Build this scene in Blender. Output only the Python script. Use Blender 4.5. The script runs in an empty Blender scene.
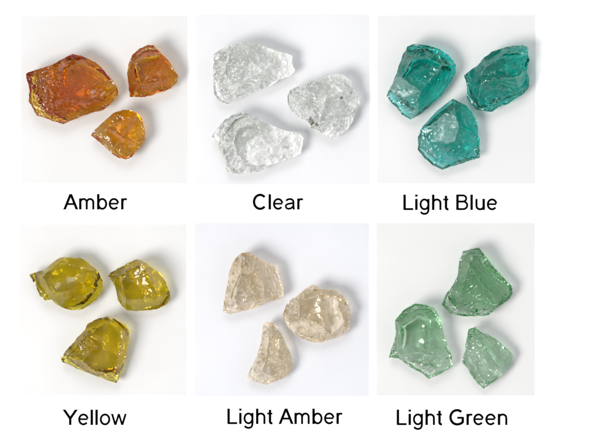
import bpy, math, random
import numpy as np
from mathutils import Vector, noise
from mathutils.geometry import delaunay_2d_cdt

# ------------------------------------------------------------------ camera, light, exposure
S = 0.0005                                   # metres per photograph unit: the chart is 0.30 m wide
def W(x, y, z=0.0): return ((x-300.0)*S, (218.0-y)*S, z)
scene = bpy.context.scene
cam = bpy.data.objects.new("camera", bpy.data.cameras.new("camera"))
scene.collection.objects.link(cam); scene.camera = cam
cam.location = (0, 0, 1.5)
cam.data.sensor_width = 36.0
cam.data.lens = 36.0*1.5/0.300
cam.data.clip_start = 0.01; cam.data.clip_end = 100.0

world = bpy.data.worlds.new("World"); scene.world = world; world.use_nodes = True
wn = world.node_tree; wn.nodes.clear()
wo = wn.nodes.new('ShaderNodeOutputWorld'); wb = wn.nodes.new('ShaderNodeBackground')
# made-up studio surround: bright band midway, dark overhead and low, for contrast in glass
tc = wn.nodes.new('ShaderNodeTexCoord'); sx = wn.nodes.new('ShaderNodeSeparateXYZ')
rp = wn.nodes.new('ShaderNodeValToRGB')
rp.color_ramp.elements[0].position = 0.0; rp.color_ramp.elements[0].color = (0.02, 0.02, 0.022, 1)
rp.color_ramp.elements[1].position = 1.0; rp.color_ramp.elements[1].color = (0.12, 0.12, 0.13, 1)
for p_, v_ in ((.28, .04), (.42, .60), (.80, .68), (.92, .24)):
    e = rp.color_ramp.elements.new(p_); e.color = (v_, v_*1.01, v_*1.04, 1)
wn.links.new(tc.outputs['Generated'], sx.inputs[0]); wn.links.new(sx.outputs['Z'], rp.inputs[0])
wn.links.new(rp.outputs[0], wb.inputs['Color']); wb.inputs['Strength'].default_value = 1.0
wn.links.new(wb.outputs[0], wo.inputs[0])

def lamp(name, loc, size, watts, col, target=(0,0,0)):
    d = bpy.data.lights.new(name, 'AREA'); d.shape = 'DISK'; d.size = size; d.energy = watts; d.color = col
    o = bpy.data.objects.new(name, d); scene.collection.objects.link(o); o.location = loc
    o.rotation_euler = (Vector(target)-Vector(loc)).to_track_quat('-Z', 'Y').to_euler()
    return o
lamp("key_softbox", (-1.20, -0.60, 1.40), 0.90, 30.5, (1.0, 0.975, 0.94))
lamp("fill_softbox", (-0.25, 1.35, 1.7), 1.1, 10, (0.96, 0.98, 1.0))

scene.view_settings.view_transform = 'Standard'; scene.view_settings.look = 'None'
scene.view_settings.exposure = 0.22; scene.view_settings.gamma = 1.0
scene.render.engine = 'CYCLES'
cy = scene.cycles
cy.max_bounces = 24; cy.transmission_bounces = 20; cy.glossy_bounces = 8; cy.diffuse_bounces = 10
cy.transparent_max_bounces = 8; cy.volume_bounces = 0
cy.caustics_refractive = True; cy.caustics_reflective = True; cy.blur_glossy = 0.4
cy.sample_clamp_indirect = 8.0; cy.use_denoising = True

# ------------------------------------------------------------------ helpers
def put(name, mesh, parent=None, **props):
    o = bpy.data.objects.new(name, mesh); scene.collection.objects.link(o)
    if parent: o.parent = parent
    for k, v in props.items(): o[k] = v
    return o
def new_mat(name):
    m = bpy.data.materials.new(name); m.use_nodes = True; m.node_tree.nodes.clear()
    return m, m.node_tree.nodes, m.node_tree.links
def math_node(N, L, op, a, b=None, clamp=False):
    n = N.new('ShaderNodeMath'); n.operation = op; n.use_clamp = clamp
    for i, v in enumerate((a, b)):
        if v is None: continue
        if isinstance(v, (int, float)): n.inputs[i].default_value = v
        else: L.new(v, n.inputs[i])
    return n.outputs[0]

# ------------------------------------------------------------------ white page
def paper_material():
    m, N, L = new_mat('white_paper')
    o = N.new('ShaderNodeOutputMaterial'); p = N.new('ShaderNodeBsdfPrincipled')
    p.inputs['Base Color'].default_value = (0.955, 0.955, 0.955, 1)
    p.inputs['Roughness'].default_value = 0.75; p.inputs['Specular IOR Level'].default_value = 0.25
    L.new(p.outputs[0], o.inputs[0])
    return m
def box_mesh(name, x0, y0, x1, y1, z0, z1, m, bev=0.0):
    a, b = W(x0, y1), W(x1, y0)
    v = [(x, y, z) for z in (z0, z1) for x, y in ((a[0], a[1]), (b[0], a[1]), (b[0], b[1]), (a[0], b[1]))]
    cx, cyy = (a[0]+b[0])/2, (a[1]+b[1])/2
    v = [(x-cx, y-cyy, z-z0) for x, y, z in v]
    f = [(3,2,1,0), (4,5,6,7), (0,1,5,4), (1,2,6,5), (2,3,7,6), (3,0,4,7)]
    me = bpy.data.meshes.new(name); me.from_pydata(v, [], f); me.materials.append(m)
    return me, (cx, cyy, z0)
me, loc = box_mesh('page', -400, -350, 1000, 800, -0.002, 0.0, paper_material())
pg = put('tabletop', me, kind='structure'); pg.location = loc

# ------------------------------------------------------------------ six pale backing cards
CT = 0.00012                                  # card thickness
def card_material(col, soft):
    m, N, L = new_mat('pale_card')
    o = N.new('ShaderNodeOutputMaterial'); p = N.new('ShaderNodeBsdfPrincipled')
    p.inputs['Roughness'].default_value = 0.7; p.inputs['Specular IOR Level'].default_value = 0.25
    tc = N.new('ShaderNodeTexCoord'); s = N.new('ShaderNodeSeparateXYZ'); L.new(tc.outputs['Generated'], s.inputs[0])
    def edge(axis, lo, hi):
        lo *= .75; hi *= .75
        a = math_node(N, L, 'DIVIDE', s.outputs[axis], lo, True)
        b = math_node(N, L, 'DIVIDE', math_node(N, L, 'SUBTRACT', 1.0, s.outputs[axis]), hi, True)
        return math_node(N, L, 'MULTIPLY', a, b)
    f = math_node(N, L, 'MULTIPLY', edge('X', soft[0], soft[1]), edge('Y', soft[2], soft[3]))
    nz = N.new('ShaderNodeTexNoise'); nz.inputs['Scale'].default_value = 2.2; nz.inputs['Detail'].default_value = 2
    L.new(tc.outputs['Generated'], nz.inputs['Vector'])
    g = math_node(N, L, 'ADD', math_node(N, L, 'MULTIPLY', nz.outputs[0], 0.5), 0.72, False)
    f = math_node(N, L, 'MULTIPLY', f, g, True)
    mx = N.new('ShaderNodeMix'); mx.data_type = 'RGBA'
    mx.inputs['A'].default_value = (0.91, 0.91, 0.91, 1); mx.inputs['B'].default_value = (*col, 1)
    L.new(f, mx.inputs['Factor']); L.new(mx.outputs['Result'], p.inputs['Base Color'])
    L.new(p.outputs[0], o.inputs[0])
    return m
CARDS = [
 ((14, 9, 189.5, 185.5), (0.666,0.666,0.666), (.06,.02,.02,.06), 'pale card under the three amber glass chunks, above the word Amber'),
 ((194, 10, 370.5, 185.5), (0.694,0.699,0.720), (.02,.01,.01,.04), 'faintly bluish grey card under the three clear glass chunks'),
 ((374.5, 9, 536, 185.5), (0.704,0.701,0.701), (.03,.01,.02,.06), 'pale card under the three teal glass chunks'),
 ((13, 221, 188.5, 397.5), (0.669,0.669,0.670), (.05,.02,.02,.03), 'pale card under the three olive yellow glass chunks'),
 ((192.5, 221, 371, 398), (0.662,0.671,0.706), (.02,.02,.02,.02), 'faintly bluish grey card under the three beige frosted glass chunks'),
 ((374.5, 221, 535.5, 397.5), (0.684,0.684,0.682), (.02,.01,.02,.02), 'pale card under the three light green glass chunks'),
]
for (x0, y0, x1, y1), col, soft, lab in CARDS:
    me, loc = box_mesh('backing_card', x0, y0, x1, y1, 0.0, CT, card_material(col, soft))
    o = put('backing_card', me, label=lab, category='card', group='pale backing cards on the white page'); o.location = loc

# ------------------------------------------------------------------ printed words (own stroke alphabet, sans serif)
# y up in em units, baseline 0, cap 0.716, x height 0.519
CAP, XH, ASC = 0.716, 0.519, 0.716
def arc(cx, cy, rx, ry, a0, a1, n=22):
    return [(cx+rx*math.cos(math.radians(a0+(a1-a0)*i/n)), cy+ry*math.sin(math.radians(a0+(a1-a0)*i/n))) for i in range(n+1)]
T = 0.102
h = T/2
GL = {   # advance, strokes as (points, width)
 'A': (.667, [([(.047,0),(.333,CAP)], T), ([(.620,0),(.334,CAP)], T), ([(.150,.252),(.517,.252)], .082)]),
 'C': (.722, [(arc(.378,.358,.283,.325,42,318,40), T)]),
 'L': (.556, [([(.120,0),(.120,CAP)], T), ([(.120,.042),(.522,.042)], .084)]),
 'B': (.667, [([(.121,0),(.121,CAP)], T), ([(.121,.674),(.36,.674)]+arc(.375,.532,.150,.142,88,-88,16)+[(.36,.390),(.121,.390)], .082),
              ([(.36,.391)]+arc(.390,.2165,.182,.1745,88,-88,18)+[(.36,.042),(.121,.042)], .082)]),
 'Y': (.667, [([(.047,CAP),(.333,.300)], T), ([(.620,CAP),(.334,.300)], T), ([(.333,.33),(.333,0)], T)]),
 'G': (.778, [(arc(.398,.358,.300,.325,48,270,34)+[(.46,.036),(.54,.054),(.61,.092),(.662,.135)], T), ([(.662,.105),(.662,.350)], T), ([(.707,.335),(.405,.335)], .082)]),
 'm': (.833, [([(.110,0),(.110,XH)], T), ([(.110,.30)]+arc(.262,.335,.146,.150,165,12,12)+[(.408,.30),(.408,0)], .086),
              ([(.408,.30)]+arc(.562,.335,.150,.150,165,12,12)+[(.713,.30),(.713,0)], .086)]),
 'b': (.556, [([(.108,0),(.108,ASC)], T), (arc(.294,.260,.182,.226,0,360,40), .086)]),
 'e': (.556, [(arc(.278,.260,.196,.226,8,322,36), .086), ([(.085,.270),(.470,.270)], .076)]),
 'r': (.333, [([(.110,0),(.110,XH)], T), ([(.110,.27),(.122,.38),(.165,.455),(.225,.484),(.275,.478),(.325,.460)], .084)]),
 'l': (.222, [([(.109,0),(.109,ASC)], T)]),
 'i': (.222, [([(.109,0),(.109,XH)], T), ([(.109,ASC-.098),(.109,ASC)], T)]),
 't': (.278, [([(.262,.046),(.215,.036),(.170,.052),(.146,.10),(.146,.66)], T), ([(.012,.484),(.258,.484)], .072)]),
 'a': (.556, [(arc(.262,.350,.180,.136,158,90,8)+arc(.275,.360,.160,.126,80,0,9)+[(.438,.25),(.438,.13),(.448,.05),(.474,0)], .084),
              ([(.438,.312),(.35,.288),(.22,.268),(.135,.240),(.082,.190),(.080,.120),(.120,.060),(.195,.034),(.285,.045),(.365,.085),(.420,.150),(.438,.215)], .082)]),
 'g': (.556, [(arc(.262,.262,.182,.224,0,360,40), .084), ([(.446,XH),(.446,.05),(.436,-.06),(.385,-.145),(.300,-.178),(.200,-.172),(.125,-.135),(.098,-.075)], .086)]),
 'h': (.556, [([(.110,0),(.110,ASC)], T), ([(.110,.29)]+arc(.278,.335,.164,.150,165,12,12)+[(.444,.30),(.444,0)], .086)]),
 'n': (.556, [([(.110,0),(.110,XH)], T), ([(.110,.29)]+arc(.278,.335,.164,.150,165,12,12)+[(.444,.30),(.444,0)], .086)]),
 'u': (.556, [([(.446,XH),(.446,0)], T), ([(.446,.23)]+arc(.278,.184,.164,.150,-15,-168,12)+[(.112,.22),(.112,XH)], .086)]),
 'o': (.556, [(arc(.278,.260,.197,.226,0,360,44), .086)]),
 'w': (.722, [([(.045,XH),(.203,0)], .084), ([(.203,0),(.361,XH-.01)], .080), ([(.361,XH-.01),(.519,0)], .080), ([(.519,0),(.677,XH)], .084)]),
 ' ': (.278, []),
}
ink, N, L = new_mat('black_ink')
o_ = N.new('ShaderNodeOutputMaterial'); p_ = N.new('ShaderNodeBsdfPrincipled')
p_.inputs['Base Color'].default_value = (.0015,.0015,.0015,1); p_.inputs['Roughness'].default_value = .8
p_.inputs['Specular IOR Level'].default_value = 0.0
L.new(p_.outputs[0], o_.inputs[0])
def clip_band(poly, lo, hi):                 # keep a polygon between two heights
    for lim, sgn in ((lo, 1), (hi, -1)):
        out = []
        for i in range(len(poly)):
            a, b = poly[i-1], poly[i]
            da, db = (a[1]-lim)*sgn, (b[1]-lim)*sgn
            if (da >= 0) != (db >= 0):
                t = da/(da-db); out.append((a[0]+(b[0]-a[0])*t, a[1]+(b[1]-a[1])*t))
            if db >= 0: out.append(b)
        poly = out
        if len(poly) < 3: return []
    return poly
def in_poly(p, q):
    c = False; j = len(q)-1
    for i in range(len(q)):
        if (q[i].y > p.y) != (q[j].y > p.y) and p.x < (q[j].x-q[i].x)*(p.y-q[i].y)/(q[j].y-q[i].y)+q[i].x: c = not c
        j = i
    return c
def word(text, x, base, em):
    V, F = [], []
    pen = 0.0; verts, faces = [], []
    for ch in text:
        adv, strokes = GL[ch]
        polys = []
        for pts, w in strokes:
            P = [Vector(p) for p in pts]; closed = (P[0]-P[-1]).length < 1e-5
            n = len(P); off = []
            straight = n == 2
            ext = 0.05 if (straight and abs(P[0].x-P[1].x) > 1e-3 and abs(P[0].y-P[1].y) > 1e-3) else 0
            if ext:
                d = (P[1]-P[0]).normalized()*ext; P[0] = P[0]-d; P[1] = P[1]+d
            for i in range(n):
                if closed: a, b = P[(i-1) % (n-1)], P[(i+1) % (n-1)]
                else: a, b = P[max(i-1, 0)], P[min(i+1, n-1)]
                t = (b-a).normalized(); off.append(Vector((-t.y, t.x))*(w*.57))
            for i in range(n-1):
                q = [P[i]+off[i], P[i]-off[i], P[i+1]-off[i+1], P[i+1]+off[i+1]]
                q = [(v.x, v.y) for v in q]
                if ext:
                    top = XH if ch == 'w' else CAP
                    q = clip_band(q, 0 if ch != 'Y' else .27, top)
                if len(q) >= 3: polys.append(q)
        vs, fs = [], []
        for q in polys:
            ar = sum(q[i-1][0]*q[i][1]-q[i][0]*q[i-1][1] for i in range(len(q)))
            if ar < 0: q = q[::-1]
            fs.append(list(range(len(vs), len(vs)+len(q)))); vs += [Vector(v) for v in q]
        if fs:
            r = delaunay_2d_cdt(vs, [], fs, 0, 1e-5)
            tri = [f for f in r[2] if any(in_poly(sum((r[0][i] for i in f), Vector((0,0)))/len(f), [vs[k] for k in q]) for q in fs)]
            b = len(verts); verts += [(v.x+pen, v.y) for v in r[0]]
            faces += [[b+i for i in f] for f in tri]
        pen += adv
    z = 0.00004
    me = bpy.data.meshes.new('printed_word')
    me.from_pydata([(v[0]*em*S, v[1]*em*S, z) for v in verts], [], faces); me.materials.append(ink)
    o = put('printed_word', me, category='lettering', group='black printed words under the cards')
    o.location = W(x, base); o['label'] = 'word "%s" printed in black on the white page' % text
    if ' ' in text: o['label'] = 'words "%s" printed in black on the white page' % text
for t_, x_, b_, em_ in (("Amber", 63.5, 209.5, 21.6), ("Clear", 252.0, 209.5, 21.4), ("Light Blue", 402, 210.0, 21.6),
                        ("Yellow", 63.0, 425.0, 21.6), ("Light Amber", 226.0, 424.0, 21.6), ("Light Green", 395.3, 425.0, 21.7)):
    word(t_, x_, b_, em_)

# ------------------------------------------------------------------ glass
def glass_material(name, sig, frost_col=(.9,.9,.9), frost_amt=.55, milk=0.0, bump=1.0, trl=.40, fro_r=.38):
    """sig: absorption per metre for r, g, b"""
    m, N, L = new_mat(name)
    o = N.new('ShaderNodeOutputMaterial'); p = N.new('ShaderNodeBsdfPrincipled')
    p.inputs['Base Color'].default_value = (1, 1, 1, 1); p.inputs['Transmission Weight'].default_value = 1.0
    p.inputs['IOR'].default_value = 1.49
    at = N.new('ShaderNodeAttribute'); at.attribute_name = 'frost'
    tc = N.new('ShaderNodeTexCoord')
    n1 = N.new('ShaderNodeTexNoise'); n1.inputs['Scale'].default_value = 900; n1.inputs['Detail'].default_value = 5
    n1.inputs['Roughness'].default_value = .65; L.new(tc.outputs['Object'], n1.inputs['Vector'])
    n2 = N.new('ShaderNodeTexNoise'); n2.inputs['Scale'].default_value = 260; n2.inputs['Detail'].default_value = 4
    n2.inputs['Distortion'].default_value = .8; L.new(tc.outputs['Object'], n2.inputs['Vector'])
    # frost broken up by noise
    k = math_node(N, L, 'ADD', at.outputs['Fac'], math_node(N, L, 'MULTIPLY', math_node(N, L, 'SUBTRACT', n1.outputs[0], .5), .8))
    fr = math_node(N, L, 'MULTIPLY', math_node(N, L, 'MULTIPLY', k, 1.0, True), math_node(N, L, 'MULTIPLY', at.outputs['Fac'], 2.2, True), True)
    rr = math_node(N, L, 'ADD', math_node(N, L, 'MULTIPLY', fr, fro_r), .012, True)
    L.new(rr, p.inputs['Roughness'])
    hs = math_node(N, L, 'ADD', math_node(N, L, 'MULTIPLY', n2.outputs[0], math_node(N, L, 'ADD', math_node(N, L, 'MULTIPLY', at.outputs['Fac'], 1.0), .10)), math_node(N, L, 'MULTIPLY', n1.outputs[0], math_node(N, L, 'ADD', math_node(N, L, 'MULTIPLY', at.outputs['Fac'], .55), .01)))
    bp = N.new('ShaderNodeBump'); bp.inputs['Strength'].default_value = .20*bump; bp.inputs['Distance'].default_value = .0006
    L.new(hs, bp.inputs['Height']); L.new(bp.outputs[0], p.inputs['Normal'])
    d = N.new('ShaderNodeBsdfDiffuse'); d.inputs['Color'].default_value = (*frost_col, 1); L.new(bp.outputs[0], d.inputs['Normal'])
    t = N.new('ShaderNodeBsdfTranslucent'); t.inputs['Color'].default_value = (*frost_col, 1)
    dm = N.new('ShaderNodeMixShader'); dm.inputs[0].default_value = trl; L.new(d.outputs[0], dm.inputs[1]); L.new(t.outputs[0], dm.inputs[2])
    mx = N.new('ShaderNodeMixShader')
    fa = math_node(N, L, 'ADD', math_node(N, L, 'MULTIPLY', fr, frost_amt), milk, True)
    L.new(fa, mx.inputs[0]); L.new(p.outputs[0], mx.inputs[1]); L.new(dm.outputs[0], mx.inputs[2])
    L.new(mx.outputs[0], o.inputs['Surface'])
    va = N.new('ShaderNodeVolumeAbsorption'); mxs = max(sig)*1.02
    va.inputs['Color'].default_value = (1-sig[0]/mxs, 1-sig[1]/mxs, 1-sig[2]/mxs, 1); va.inputs['Density'].default_value = mxs
    L.new(va.outputs[0], o.inputs['Volume'])
    return m
MAT = {
 'amber': glass_material('amber_glass', (21, 78, 360), (.70,.52,.40), .15, 0.0, 1.0, .4, .24),
 'amber_light': glass_material('golden_amber_glass', (14, 58, 300), (.74,.62,.46), .2, 0.0, 1.0, .4, .24),
 'clear': glass_material('clear_glass', (6.5, 5, 8.5), (.98,.98,.975), .72, 0.0, 1.3, .15),
 'teal': glass_material('teal_glass', (380, 44, 56), (.62,.76,.76), .36, 0.0, 1.1, .4, .28),
 'yellow': glass_material('yellow_glass', (25, 40, 400), (.70,.68,.50), .14, 0.0, .9, .4, .22),
 'beige': glass_material('beige_glass', (10, 20, 44), (.97,.88,.76), .50, .05, 1.3, .2),
 'green_deep': glass_material('deep_green_glass', (68, 31, 62), (.70,.82,.74), .24, 0.0, 1.3, .4, .20),
 'green': glass_material('light_green_glass', (50, 22, 46), (.76,.86,.78), .26, 0.0, 1.2, .4, .20),
}
dark_spot, N, L = new_mat('dark_inclusion')
o_ = N.new('ShaderNodeOutputMaterial'); p_ = N.new('ShaderNodeBsdfPrincipled'); nz = N.new('ShaderNodeTexNoise'); nz.inputs['Scale'].default_value = 1500
cr = N.new('ShaderNodeValToRGB'); cr.color_ramp.elements[0].position=.4; cr.color_ramp.elements[0].color = (.05,.04,.035,1); cr.color_ramp.elements[1].position=.65; cr.color_ramp.elements[1].color = (.30,.26,.24,1)
tcn = N.new('ShaderNodeTexCoord'); L.new(tcn.outputs['Object'], nz.inputs['Vector']); L.new(nz.outputs[0], cr.inputs[0]); L.new(cr.outputs[0], p_.inputs['Base Color'])
p_.inputs['Roughness'].default_value = .5; L.new(p_.outputs[0], o_.inputs[0])

def inside(poly, pts):
    x, y = pts[:, 0], pts[:, 1]; res = np.zeros(len(pts), bool)
    n = len(poly); j = n-1
    for i in range(n):
        xi, yi = poly[i]; xj, yj = poly[j]
        if yi != yj:
            c = ((yi > y) != (yj > y)) & (x < (xj-xi)*(y-yi)/(yj-yi)+xi)
            res ^= c
        j = i
    return res
def mvc(poly, z, pts):
    """mean value interpolation of z over a closed polygon"""
    d = poly[None, :, :2]-pts[:, None, :]
    r = np.sqrt((d**2).sum(2))+1e-6
    dn = np.roll(d, -1, axis=1); rn = np.roll(r, -1, axis=1)
    cr = d[..., 0]*dn[..., 1]-d[..., 1]*dn[..., 0]; dt = (d*dn).sum(2)
    t = cr/(r*rn+dt+1e-9)
    w = (t+np.roll(t, 1, axis=1))/r
    s = w.sum(1); s[np.abs(s) < 1e-9] = 1e-9
    v = (w*z[None, :]).sum(1)/s
    return np.clip(v, z.min()-1, z.max()+1)
def nz_arr(pts, sc, seed, octv=4, ridged=False, z=0.0):
    out = np.empty(len(pts))
    for i, p in enumerate(pts):
        v = Vector((p[0]*sc+seed*7.13, p[1]*sc-seed*3.7, z+seed))
        out[i] = noise.ridged_multi_fractal(v, .9, 2.1, octv, 1.0, 2.0)-1.0 if ridged else noise.fractal(v, .9, 2.1, octv)
    return out

def chunk(spec):
    mat, (ox, oy, sc), outl, inn, facets, lab, H, seed = spec[:8]
    extra = spec[8] if len(spec) > 8 else {}
    rnd = random.Random(seed)
    extra = spec[8]
    P = {}
    for i, (x, y, hh) in enumerate(outl): P[i] = (ox+x/sc, oy+y/sc, (hh*1.5+extra.get('rim', 6.5))*H)
    for k, (x, y, hh) in inn.items(): P[k] = (ox+x/sc, oy+y/sc, (hh*1.02+5.5)*H)
    n_out = len(outl)
    cx = sum(P[i][0] for i in range(n_out))/n_out; cyy = sum(P[i][1] for i in range(n_out))/n_out
    # subdivided jagged edges, shared between facets
    cache = {}
    def edge_pts(a, b):
        key = (str(a), str(b)) if str(a) < str(b) else (str(b), str(a))
        if key not in cache:
            A, B = (a, b) if key[0] == str(a) else (b, a)
            p, q = np.array(P[A]), np.array(P[B]); ln = np.hypot(*(q-p)[:2]); n = max(1, int(round(ln/.75)))
            rim = isinstance(a, int) and isinstance(b, int) and (abs(a-b) == 1 or abs(a-b) == n_out-1)
            am = (.026 if rim else .032)*ln
            t = np.array([0, -(q-p)[1], (q-p)[0]])[1:]/max(ln, 1e-6)
            pts = []; sd = rnd.random()*90
            for i in range(n+1):
                f = i/n; env = min(1, 3*f, 3*(1-f))
                v1 = noise.fractal(Vector((f*ln*.16, sd, 3.3)), .8, 2.0, 4)
                v2 = noise.fractal(Vector((f*ln*.20, sd+9, 1.3)), .8, 2.0, 4)
                o = p+(q-p)*f
                o[:2] += t*v1*env*(am+.35); o[2] += v2*env*(.5 if rim else .9)
                pts.append(tuple(o))
            cache[key] = pts
        pts = cache[key]
        return pts if key[0] == str(a) else pts[::-1]
    fp = []
    for f in facets:
        idx = f[0]; poly = []
        for i in range(len(idx)):
            poly += edge_pts(idx[i], idx[(i+1) % len(idx)])[:-1]
        poly = np.array(poly)
        a = np.sum(np.roll(poly[:, 0], 1)*poly[:, 1]-poly[:, 0]*np.roll(poly[:, 1], 1))
        fp.append(poly if a > 0 else poly[::-1])
    rimpoly = []
    for i in range(n_out): rimpoly += edge_pts(i, (i+1) % n_out)[:-1]
    rimpoly = np.array(rimpoly)
    # constraint vertices
    vid, V, E = {}, [], []
    def vid_of(p):
        k = (round(p[0], 4), round(p[1], 4))
        if k not in vid: vid[k] = len(V); V.append(p)
        return vid[k]
    for pts in list(cache.values()):
        ids = [vid_of(p) for p in pts]; E += [(a, b) for a, b in zip(ids[:-1], ids[1:]) if a != b]
    nb = len(V); VB = np.array(V)
    # interior points
    sp = .68
    x0, y0 = rimpoly[:, 0].min(), rimpoly[:, 1].min(); x1, y1 = rimpoly[:, 0].max(), rimpoly[:, 1].max()
    G = []
    r = 0; y = y0
    while y < y1:
        x = x0+(sp/2 if r % 2 else 0)
        while x < x1:
            G.append((x+rnd.uniform(-.38, .38)*sp, y+rnd.uniform(-.38, .38)*sp)); x += sp
        y += sp*.866; r += 1
    G = np.array(G); G = G[inside(rimpoly[:, :2], G)]
    dd = np.full(len(G), 1e9)
    for i in range(0, nb, 64): dd = np.minimum(dd, np.sqrt(((G[:, None]-VB[None, i:i+64, :2])**2).sum(2)).min(1))
    G = G[dd > .38]
    allv = [Vector((p[0], p[1])) for p in V]+[Vector(p) for p in G]
    rv, re, rf, ov, _, _ = delaunay_2d_cdt(allv, E, [], 1, 1e-5)
    pts = np.array([(v.x, v.y) for v in rv]); n = len(pts)
    ztop = np.full(n, np.nan); fro = np.zeros(n)
    for i, o in enumerate(ov):
        for j in o:
            if j < nb: ztop[i] = V[j][2]
    # distance to rim
    dr = np.full(n, 1e9); zr = np.zeros(n)
    D = np.sqrt(((pts[:, None]-rimpoly[None, :, :2])**2).sum(2)); k = D.argmin(1); dr = D[np.arange(n), k]; zr = rimpoly[k, 2]
    rim = dr < 1e-3
    # distance to ridges
    de = np.full(n, 1e9)
    for i in range(0, nb, 64): de = np.minimum(de, np.sqrt(((pts[:, None]-VB[None, i:i+64, :2])**2).sum(2)).min(1))
    n_lo = nz_arr(pts, .09, seed, 3); n_hi = nz_arr(pts, .35, seed+5, 4); n_rg = nz_arr(pts, .22, seed+11, 4, True); n_t = nz_arr(pts, .055, seed+31, 3)*3.2; stp = n_t-np.floor(n_t)
    todo = np.isnan(ztop); owner = np.full(n, -1)
    for fi, poly in enumerate(fp):
        m = inside(poly[:, :2], pts); owner[m & (owner < 0)] = fi
    miss = owner < 0
    if miss.any():
        cen = []
        for i in np.where(miss)[0]:
            owner[i] = int(np.argmin([np.min(np.hypot(*(poly[:, :2]-pts[i]).T)) for poly in fp]))
    for fi, poly in enumerate(fp):
        _, scoop, rip, wl, rough, frost = facets[fi][:6]
        m = np.where(owner == fi)[0]
        if not len(m): continue
        q = pts[m]
        db = np.sqrt(((q[:, None]-poly[None, :, :2])**2).sum(2)).min(1); mx = max(db.max(), 1.0)
        z = mvc(poly[:, :2], poly[:, 2], q)
        t = db/mx; prof = 1-(1-t)**2
        env = np.minimum(1, db/1.8)
        ang = rnd.uniform(0, 6.28); size = math.sqrt(len(m))*.8
        fc = poly[:, :2].mean(0)+np.array([math.cos(ang), math.sin(ang)])*size*.9
        if len(facets[fi]) > 6: fx = facets[fi][6]; fc = np.array([ox+fx[0]/sc, oy+fx[1]/sc])
        rad = np.hypot(*(q-fc).T)
        ph = 2*math.pi*rad/max(wl, .5)*(1+.0)+n_lo[m]*3.0+n_hi[m]*.5
        saw = np.abs((ph/(2*math.pi)) % 1-.5)*2
        z = z-scoop*prof+rip*(.45 if rough < .7 else 1.0)*(saw**1.6-.4)*env*(.6+.6*n_lo[m])+n_lo[m]*env*(.12+.5*min(rough, 1.3))+n_hi[m]*env*.09*max(0, rough-.4)-(stp[m]-.5)*env*.5*min(max(0, rough-.3), 1.2)
        z_ref = z.copy(); cut = np.zeros(len(m))
        for _k in range(int(len(m)*.009*min(rough, 2.2)+rough*2) if rough > .45 else 0):
            c = rnd.randrange(len(m)); dpt = rnd.uniform(.4, 1.2)*(.7+.5*min(rough, 2)); R_ = rnd.uniform(3.5, 15)
            ca, sa = math.cos(_k*2.4), math.sin(_k*2.4)
            u = (q[:, 0]-q[c, 0])*ca+(q[:, 1]-q[c, 1])*sa; v_ = -(q[:, 0]-q[c, 0])*sa+(q[:, 1]-q[c, 1])*ca
            d2 = u*u*rnd.uniform(.45, .8)+v_*v_*1.3; tl = rnd.uniform(-.35, .35)
            loc_ = z_ref-dpt+d2/(2*R_)+u*tl+.05*np.sin(np.sqrt(d2)*2.6)
            hit = loc_ < z; cut = np.where(hit & (d2 < 160), 0, cut); cut = np.maximum(cut, (np.abs(loc_-z) < .14)*(d2 < 90)*env); z = np.where(hit & (d2 < 160), loc_*env+z*(1-env), z)
        mm = todo[m]; ztop[m[mm]] = z[mm]
        pat = np.clip(frost+(n_lo[m]*.55+n_rg[m]*.35)*min(1, frost*1.8+.04), 0, 1)
        fro[m] = np.maximum(pat, cut*np.clip(.45+n_hi[m], 0, 1)*extra.get('line', .6))
    ztop[np.isnan(ztop)] = 5
    lin = np.clip(1-np.minimum(stp, 1-stp)/extra.get('vein', .07), 0, 1)*.85*np.clip(extra.get('vein', .07)*5+n_hi, 0, 1)
    chip = np.maximum(np.clip(1-de/1.1, 0, 1)*np.clip(.45+n_hi*1.3, 0, 1), lin)
    fro = np.clip(np.maximum(fro, chip*extra.get('chip', .8)), 0, 1)
    # underside: faceted, resting on a flat patch
    rad0 = math.sqrt(len(pts)*sp*sp*.866/math.pi)
    zb = np.zeros(n)
    for k_ in range(9):
        a = k_/9*6.283+rnd.uniform(-.35, .35); s_ = rnd.uniform(.35, 1.0)
        pr = (pts[:, 0]-cx)*math.cos(a)+(pts[:, 1]-cyy)*math.sin(a); r0 = pr.max()*rnd.uniform(.5, .93)
        zb = np.maximum(zb, (pr-r0)*s_)
    for k_ in range(7):
        c = rnd.randrange(n); R_ = rnd.uniform(14, 40); dp = rnd.uniform(1.5, 4)
        d2 = ((pts-pts[c])**2).sum(1); zb = np.maximum(zb, dp-d2/(2*R_))
    t = np.clip(dr/extra.get('wall', 3.2), 0, 1); t = t*t*(3-2*t)
    zb = zr*.80*(1-t)+np.minimum(zb, .30*ztop)*t
    ztop = np.maximum(ztop, 1.2)
    zb = np.minimum(zb, ztop-1.0); zb = np.maximum(zb, 0)
    zb = zb-zb[~rim].min()
    ztop = np.where(rim, np.maximum(zr, .8), np.maximum(ztop, zb+.8))
    # mesh
    z0 = CT+.00003
    co = [((p[0]-cx)*S, -(p[1]-cyy)*S, z*S) for p, z in zip(pts, ztop)]
    bid = {}; fb = []
    fbot = []
    for i in range(n):
        if rim[i]: bid[i] = i
        else: bid[i] = len(co); co.append(((pts[i, 0]-cx)*S, -(pts[i, 1]-cyy)*S, zb[i]*S)); fb.append(.15*max(0, float(n_lo[i])))
    faces = [tuple(reversed(f)) for f in rf]+[tuple(bid[i] for i in f) for f in rf]
    me = bpy.data.meshes.new('glass_chunk'); me.from_pydata(co, [], faces)
    me.materials.append(MAT[mat])
    at = me.attributes.new('frost', 'FLOAT', 'POINT'); at.data.foreach_set('value', np.array(list(fro)+fb, dtype=np.float32))
    me.polygons.foreach_set('use_smooth', [True]*len(me.polygons))
    me.set_sharp_from_angle(angle=math.radians(28)); me.update()
    o = put('glass_chunk', me, label=lab, category='glass chunk', group=extra['group'])
    o.location = W(cx, cyy, z0)
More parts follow.
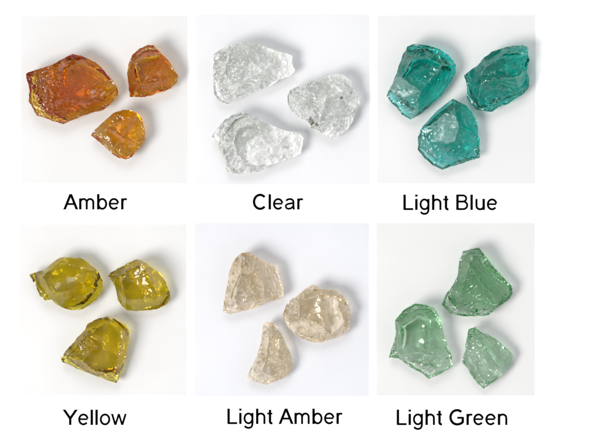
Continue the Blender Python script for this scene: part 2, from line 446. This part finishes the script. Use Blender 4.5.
    for sx_, sy_, w_, h_ in extra.get('spots', []):
        x, y = ox+sx_/sc, oy+sy_/sc
        i = int(np.argmin(np.hypot(*(pts-np.array([x, y])).T))); zc = ztop[i]-.5
        vs, fs = [], []
        rings, seg = 8, 14
        for a in range(rings+1):
            for b in range(seg):
                th = math.pi*a/rings; ph = 2*math.pi*b/seg
                v = Vector((math.sin(th)*math.cos(ph), math.sin(th)*math.sin(ph), math.cos(th)))
                k_ = 1+.55*noise.fractal(v*1.7+Vector((sx_, 0, 0)), .9, 2, 3)
                vs.append(((x-cx+v.x*w_*k_)*S, -(y-cyy+v.y*h_*k_)*S, (zc+v.z*1.1*k_)*S))
        for a in range(rings):
            for b in range(seg):
                fs.append((a*seg+b, (a+1)*seg+b, (a+1)*seg+(b+1) % seg, a*seg+(b+1) % seg))
        mm = bpy.data.meshes.new('dark_inclusion'); mm.from_pydata(vs, [], fs); mm.materials.append(dark_spot)
        mm.polygons.foreach_set('use_smooth', [True]*len(mm.polygons))
        put('dark_inclusion', mm, parent=o, label='dark brown speck in the glass')
    return o

def O(s): 
    v = [float(t) for t in s.replace(',', ' ').split()]
    return [tuple(v[i:i+3]) for i in range(0, len(v), 3)]
def F(s):
    """facets: 'ids | scoop rip wl rough frost [fx fy]' separated by ;"""
    out = []
    for part in s.split(';'):
        if not part.strip(): continue
        a, b = part.split('|')
        ids = []
        for t in a.split():
            if '-' in t: p, q = t.split('-'); ids += list(range(int(p), int(q)+1))
            else: ids.append(int(t) if t.isdigit() else t)
        v = [float(t) for t in b.split()]
        out.append([ids]+v[:5]+([(v[5], v[6])] if len(v) > 5 else []))
    return out
def I(s):
    v = s.split(); return {v[i]: (float(v[i+1]), float(v[i+2]), float(v[i+3])) for i in range(0, len(v), 4)}

AM, CL, TE = 'amber glass chunks', 'clear glass chunks', 'teal glass chunks'
YE, BE, GR = 'olive yellow glass chunks', 'beige frosted glass chunks', 'light green glass chunks'
CH = [
('amber', (20,38,4.84), O("38 178 8 80 160 8 150 140 8 210 110 9 262 83 9 320 98 6 370 122 5 410 160 5 440 195 4 475 240 3 480 280 3 455 310 3 410 350 4 360 362 3 310 378 3 260 400 3 215 420 4 165 405 5 130 390 5 90 380 5 50 310 6 55 260 6 48 225 7"),
 I("a 222 150 26 b 208 300 29 c 95 200 15 d 125 290 20 e 175 330 24 f 340 320 20 g 435 282 15 h 310 125 19"),
 F("1-3 a b e d c|1.5 1.0 6 .9 .06 60 330; 0 1 c d e 17-22|0 1 4 4.0 .08; 3-7 h a|0 .3 5 .8 .15; a h 7-9 g f b|3.0 .5 7 .5 .0; b f g 9-17 e|.5 .8 4 2.2 .18"),
 'largest amber glass chunk, with a golden left face and red brown broken edge', 1.0, 31, {'group': AM, 'rim': 9.0}),
('amber', (120,40,6.71), O("62 290 5 55 230 7 65 170 8 90 110 9 140 65 9 200 42 9 232 42 9 255 70 7 285 100 7 310 122 6 345 165 5 370 210 5 395 240 3 385 290 3 345 330 3 300 350 3 250 358 3 210 380 3 150 388 3 70 385 3 66 345 4"),
 I("a 100 165 20 b 200 118 25 c 250 112 21 d 112 260 24 e 140 310 22 f 300 280 17"),
 F("2-8 c b a|1 .3 5 .5 .4; 0-2 a d e 19 20|0 .5 4 .8 .2; a b c 8-11 f e d|2.2 .5 6 .7 .0; e f 15-19|.5 1.2 3.5 1.0 .12; f 11-15|0 .8 3 1.2 .1"),
 'small dark amber glass chunk with pale clear rim, right of the largest amber one', 1.0, 2, {'group': AM, 'rim': 9.0}),
('amber_light', (85,100,6.71), O("45 240 3 75 200 4 120 160 5 160 125 6 205 88 6 260 70 6 310 72 6 355 90 5 385 125 5 400 170 4 410 230 4 408 275 4 385 310 3 345 350 3 320 385 3 275 400 3 230 390 3 190 365 3 150 325 3 110 290 3 75 262 3"),
 I("a 150 190 16 b 210 110 17 c 330 130 19 d 260 250 24 e 340 290 14 f 130 250 12 g 200 330 12"),
 F("0-4 b a f|.5 .3 4 .4 .3; b 4-7 c|0 .3 4 .4 .05; a b c d|1.5 .8 4 .4 .0; f a d g|1 1.6 4 .4 .15 40 100; c 7-11 e d|1 .8 3 .9 .05; d e 11-15 g|.6 .8 4 .9 .1; 0 f g 15-20|0 .9 3.5 .6 .3"),
 'small golden amber glass chunk with a pale pointed left tip, nearest the word Amber', 1.0, 3, {'group': AM, 'rim': 9.0}),
('clear', (205,35,5.81), O("52 120 7 75 100 8 130 75 8 190 55 9 250 50 9 300 55 8 350 75 8 420 100 7 480 112 5 508 125 4 505 165 4 525 210 3 490 245 3 430 262 3 380 300 3 310 325 3 250 350 3 190 380 3 130 405 3 85 388 3 55 345 4 52 290 5 48 220 6 55 170 7"),
 I("a 135 120 22 b 240 90 27 c 270 160 25 d 120 230 19 e 150 300 15 f 220 280 24 g 345 215 20 h 410 170 14 i 130 350 10"),
 F("0-3 a d 22 23|0 .5 5 1.0 .3; a 3-5 b|0 .5 4 1.2 .3; a b c f e d|3 1.2 4 1.6 .12; b 5-7 h g c|.5 .6 5 1.0 .5; c g f|0 .5 4 1 .5; h 7-13 g|0 .5 4 1.4 .9; f g 13-17 i e|.5 1.2 4 .8 .4; d e i 18-22|0 .8 4 1.0 .25; i 17 18|0 0 4 .4 .3"),
 'longest clear glass chunk, grey on the left and frosted white on its right end', 1.0, 4, {'group': CL, 'chip': 1.0, 'vein': .13}),
('clear', (280,65,5.44), O("40 175 6 55 140 7 100 118 8 140 115 8 175 88 8 220 90 8 265 60 8 310 52 8 345 58 7 385 90 6 400 140 5 425 180 4 435 210 4 410 260 3 395 310 3 360 360 3 310 390 3 285 408 3 230 375 4 200 350 4 165 345 5 140 305 5 95 285 5 60 250 5 42 215 6"),
 I("a 150 150 22 b 245 190 26 c 180 260 20 d 215 320 18 e 340 150 21 f 370 280 11 g 290 110 21"),
 F("0-3 a c 21-24|.5 1.4 3.6 1.0 .3 330 150; a 3-6 g b|1 .9 4 .9 .3; g 6-10 e|.5 .6 4 1.0 .6; b g e|0 .5 4 .6 .4; b e 10-12 f d|6 .6 5 .6 .3; a b d c|1 .8 4 .8 .2; c d 18-21|0 .5 3 1.4 .3; d f 12-18|0 .9 3.5 .9 .55"),
 'rounded clear glass chunk with dark specks, right of the other clear ones', 1.0, 5, {'group': CL, 'chip': 1.0, 'vein': .13, 'spots': [(332,180,1.3,1.5), (172,305,2.2,4.6), (200,325,1.4,2.0)]}),
('clear', (205,105,5.71), O("35 180 4 60 150 5 105 95 7 165 55 8 210 45 8 260 60 8 310 75 7 370 110 6 430 140 5 490 155 4 538 160 4 562 190 3 558 225 3 545 280 3 490 305 3 430 325 3 370 345 3 330 375 3 260 390 3 190 395 3 125 385 3 115 320 3 90 270 3 75 220 4"),
 I("a 100 150 14 b 190 130 24 c 300 105 22 d 165 215 20 e 190 285 18 f 240 230 22 g 320 160 20 h 420 230 11 i 100 215 12 j 240 340 10"),
 F("0-2 a i 23|0 .4 4 .7 .35; 2-5 b d a|2 .4 5 .5 .1; b 5 6 c|0 .4 4 .4 .3; b c g f e d|4 .6 5 .4 .0; c 6 7 g|0 .6 3 .6 .5; g 7-9 h f|1 .4 4 1.0 .75; h 9-16 j f|-1 .4 4 1.0 .75; f j e|1 .4 5 .5 .2; e j 16-20|0 .7 4 .9 .4; a d i|0 .4 4 .5 .2; i d e 20-23|0 .7 4 .8 .35"),
 'clear glass chunk with a grey wedge shaped hollow, lowest of the clear ones', 1.0, 6, {'group': CL, 'chip': 1.0, 'vein': .13}),
('teal', (380,40,5.13), O("32 290 3 50 250 4 75 190 5 90 150 6 110 90 7 135 40 8 165 27 9 230 32 9 290 48 8 345 80 6 385 130 4 385 170 4 360 220 3 310 290 3 250 345 3 195 390 3 155 410 3 110 385 3 85 350 3 45 310 3"),
 I("a 135 88 21 b 155 115 27 c 240 100 25 d 280 85 20 e 108 200 18 f 205 270 16 h 190 335 11 i 310 140 20 k 120 300 10"),
 F("2-5 a b e|0 .6 3 1.3 .2; a 5-8 d c b|1 .5 4 2.0 .08; d 8-10 i c|.5 .4 4 .5 .05; b c i f e|4 .5 6 .5 .0; i 10-14 h f|.5 1.0 4 .3 .06 60 150; 1 2 e f k|0 .5 4 .5 .85; 0 1 k f h 15-19|0 1.0 4 .8 .45; h 14 15|0 0 4 .4 .2"),
 'teal glass chunk with a whitish frosted patch at its lower left', 1.0, 7, {'group': TE}),
('teal', (460,38,5.66), O("18 215 4 50 190 5 95 160 6 130 115 7 170 85 8 230 65 9 290 50 9 350 45 8 378 60 7 378 90 6 388 130 5 372 185 5 385 230 4 385 280 3 355 320 3 310 345 3 270 375 3 210 395 3 180 420 3 130 415 3 95 410 3 55 375 3 35 340 3 38 280 3"),
 I("a 130 180 22 b 88 250 17 c 112 235 22 d 215 235 27 e 300 230 25 g 240 95 21 h 330 92 18 i 320 290 14 j 100 330 14"),
 F("0-3 a b|0 .3 5 .3 .25; 3-5 g a|1 .4 4 .4 .15; g 5-9 h|0 .4 4 .5 .35; a g h 9-11 e d c|3 .5 6 1.0 .0; a c b|0 .2 3 .3 .1; e 11-13 i|0 .5 4 .8 .0; c d e i 14-18 j|1 1.0 4 3.0 .12; i 13 14|0 0 4 .5 .1; b c j 18-23 0|0 .7 4 .8 .1"),
 'darkest teal glass chunk with a crackled lower face, at the right edge of its card', 1.0, 8, {'group': TE}),
('teal', (405,90,4.847), O("60 230 4 75 190 5 110 150 6 150 105 7 200 65 8 230 45 8 255 60 8 290 75 7 320 110 6 345 155 5 350 210 5 360 260 4 358 330 3 320 340 3 280 355 3 225 370 3 180 388 3 130 365 3 90 330 3 60 290 3"),
 I("a 120 175 14 b 190 115 18 c 240 130 21 d 255 190 22 e 235 250 20 f 195 260 17 g 130 250 10 h 150 330 6 i 190 320 8"),
 F("1-5 c b a|0 .4 4 .4 .2; a b c d e f g|.5 .3 5 .6 .8; c 5-10 d|1 .4 5 .8 .15; d 10-13 i e|.5 .8 4 1.6 .15; f e i h g|1 .5 5 .4 .3; i 13-16 h|0 .7 4 .5 .3; 0 1 a g h 16-19|0 .8 5 .5 .35"),
 'pale teal glass chunk with a large greyish frosted face, nearest the words Light Blue', .9, 9, {'group': TE}),
('yellow', (20,250,6.23), O("65 150 4 100 138 5 160 125 6 215 75 7 262 45 8 310 45 8 380 45 7 430 75 6 490 130 5 520 190 4 518 250 3 480 310 3 400 365 3 350 372 3 290 365 3 230 335 3 205 306 6 163 311 6 130 280 6 105 225 6 85 185 6"),
 I("a 150 165 20 b 270 62 18 c 215 260 21 d 360 240 24 e 410 212 22 f 425 120 17 g 220 290 15 h 380 282 15"),
 F("1-4 b a|0 .3 4 .3 .1; a b f e d c|3 .4 7 .3 .0; b 4-8 f|0 .3 4 .3 .3; f 8-10 e|0 .7 4 .9 .0; e 10-12 h d|0 .9 3.5 .6 .1; c d h 12-15 g|0 .5 5 .3 .15; 0 1 a c g 15-20|.5 .3 5 .6 .12"),
 'olive yellow glass chunk with a jagged pointed left end and smooth facets', 1.0, 10, {'group': YE, 'chip': .6}),
('yellow', (105,250,6.71), O("28 170 5 50 145 7 120 110 8 180 78 9 228 60 9 270 78 8 310 110 6 370 150 5 410 210 4 440 290 3 440 325 3 410 365 3 350 395 3 280 402 3 210 408 3 150 400 3 115 370 3 90 330 4 80 270 4 60 220 4"),
 I("a 110 170 21 b 250 90 24 c 320 200 25 d 362 310 19 e 150 330 19 f 310 370 10"),
 F("0-4 b a|.5 .4 4 .5 .08; 0 a e 15-19|0 .9 4 1.2 .15; a b c d e|2.0 .4 6 .5 .0; b 4-9 d c|0 .4 6 .3 .35; d 9-12 f|0 .6 4 .4 .1; e d f 13-15|0 .5 4 .4 .1; f 12 13|0 0 4 .3 .1"),
 'blocky olive yellow glass chunk with a pale rounded right side', 1.0, 11, {'group': YE, 'chip': .5}),
('yellow', (55,310,5.44), O("38 260 5 60 225 7 150 125 9 170 105 9 185 70 8 235 45 8 290 30 8 330 45 7 390 80 6 410 110 5 405 180 5 385 260 4 365 330 3 340 395 3 280 375 3 200 345 3 120 315 3 70 290 3 45 280 4"),
 I("a 185 125 24 b 310 52 20 c 240 190 27 d 165 272 24 e 378 120 20 f 332 345 15 g 75 255 12 h 220 325 16"),
 F("0-2 a g|0 .1 5 .1 .45; 2-6 b a|.5 .8 4 .5 .3; a c d g|1 .7 4 2.0 .1; a b e f h d c|1.2 .4 6 .3 .0; b 6-13 f e|0 .4 5 .3 .05; d h f 13-16 g|0 1.0 4 1.2 .12; g 16-18 0|0 0 4 .4 .2"),
 'squarish largest olive yellow glass chunk with a straight grey left edge', 1.0, 12, {'group': YE, 'chip': .5}),
('beige', (210,240,5.13), O("68 360 3 72 310 4 90 230 6 100 160 7 130 95 8 165 65 9 205 60 9 240 85 8 290 110 7 335 135 6 355 180 5 375 240 4 380 285 3 340 305 3 280 325 3 230 350 3 170 360 3 110 380 3 75 370 3"),
 I("a 165 110 28 b 160 165 26 c 225 160 28 d 128 230 20 e 108 290 14 f 275 225 22 g 280 290 14 h 150 340 9"),
 F("0-5 a b d e|0 .8 4 .8 .5; a 5-7 c b|1 1.2 4 1.2 .4; c 7-13 g f|0 .9 4 2.0 .7; b c f g h e d|5 .6 4 1.2 .25; e h g 13-18 0|0 .8 4 1.0 .55"),
 'beige frosted glass chunk with a brown hollow under a peak, upper left of its card', 1.0, 13, {'group': BE, 'vein': .10, 'chip': 1.0}),
('beige', (270,275,5.44), O("68 215 5 85 170 7 110 135 8 150 110 8 190 75 9 230 50 9 260 60 8 270 75 8 350 78 7 400 115 6 425 160 5 445 200 5 430 250 4 435 290 3 390 325 3 340 345 3 290 362 3 240 365 3 180 345 3 130 315 3 90 275 4 75 240 4"),
 I("a 160 150 22 b 275 100 22 c 160 225 20 d 290 280 20 e 360 112 17 f 402 250 14 g 330 325 11 h 250 250 22"),
 F("0-4 a c|0 1.0 4 1.5 .3; a 4-7 b|.5 .6 4 1.2 .4; a b d h c|3.5 .4 5 .4 .12; b 7-9 e|0 .4 4 .5 .5; b e f g d|6 .3 6 .4 .5; e 9-14 f|0 .5 4 .8 .55; f 14 15 g|0 .4 4 .5 .5; c h d g 15-21 0|0 1.0 4 2.0 .5"),
 'roundest beige glass chunk with a smooth bowl shaped hollow, right of the other two', 1.0, 14, {'group': BE, 'vein': .10, 'chip': .8}),
('beige', (235,310,5.13), O("145 75 6 165 55 7 205 65 7 230 105 6 260 165 5 280 205 4 298 270 3 280 320 3 240 350 3 200 365 3 165 382 3 130 370 3 80 360 3 62 340 3 85 290 4 110 240 5 130 180 6 140 120 6"),
 I("a 175 110 18 b 215 150 22 c 165 230 18 d 225 240 24 e 130 310 14 f 180 330 12 g 262 270 14"),
 F("0-3 b a|0 .8 3 1.0 .55; a c e 12-17 0|0 .8 4 .8 .5; a b d c|2 .8 4 1.6 .2; b 3-6 g d|0 .8 4 .8 .4; c d g 7 8 f e|2 .8 4 1.4 .25; g 6 7|0 0 3 .4 .3; e f 8-12|0 .9 3 1.2 .5"),
 'narrow tapering beige glass chunk with a broad foot, nearest the words Light Amber', .9, 15, {'group': BE, 'vein': .10, 'chip': .9}),
('green_deep', (435,240,5.13), O("30 330 3 50 280 5 90 225 6 112 178 7 118 110 8 138 55 9 180 45 9 220 38 8 240 65 8 290 130 6 340 185 5 390 235 4 395 270 3 370 310 3 320 340 3 270 385 3 200 390 3 130 388 3 80 380 3 50 350 3"),
 I("a 168 130 26 b 205 180 28 c 300 318 15 d 120 300 14 e 180 75 20"),
 F("4-8 e a|0 .5 3 .8 .45; e 8-14 c b a|1 2.6 4.6 .75 .05 480 -40; 1-4 a d|0 .8 4 2.2 .35; a b c d|1.5 .9 4 3.4 .25; d c 14-19 0 1|0 .8 4 1.4 .15"),
 'green triangular glass chunk with a rippled right face, topmost and deepest green of its card', 1.0, 16, {'group': GR}),
('green', (380,295,4.847), O("40 300 3 60 240 5 75 180 7 70 120 8 110 70 9 165 38 10 220 45 9 260 60 8 280 95 7 300 160 6 320 230 5 345 290 4 350 340 3 290 380 3 235 405 3 190 370 3 140 345 3 90 305 3"),
 I("a 95 145 24 b 185 90 26 c 240 115 24 f 225 280 12 d 108 262 14 h 98 215 20 i 312 305 10"),
 F("3-8 c b a|.5 .6 4 2.0 .1; a b c f d h|6.5 .3 7 .3 .08; c 8-11 i f|.5 .8 4 1.0 .3; d f i 11-17|0 .9 5 1.6 .35; 0-3 a h d 17|0 .4 5 .5 .25"),
 'light green glass chunk with a large smooth scooped hollow, lower left of its card', 1.0, 47, {'group': GR}),
('green', (450,315,5.45), O("62 240 4 80 190 5 85 130 7 95 75 8 135 60 9 165 90 9 200 100 8 260 140 6 320 190 4 345 225 3 310 290 3 250 350 3 180 400 3 130 350 3 95 290 3 65 260 3"),
 I("a 150 105 22 b 190 160 23 c 230 240 20 d 265 280 15 e 100 240 14 f 185 370 9"),
 F("1-4 a b c d f e|2.5 .5 5 1.5 .2; a 4-8 d c b|1.5 .8 4 .8 .2; d 8-12 f|0 .3 5 .3 .3; 0 1 e f 12-15|0 .5 5 .3 .3"),
 'smallest and palest light green glass chunk, pointed at the bottom', .85, 18, {'group': GR}),
]
for spec in CH: chunk(spec)
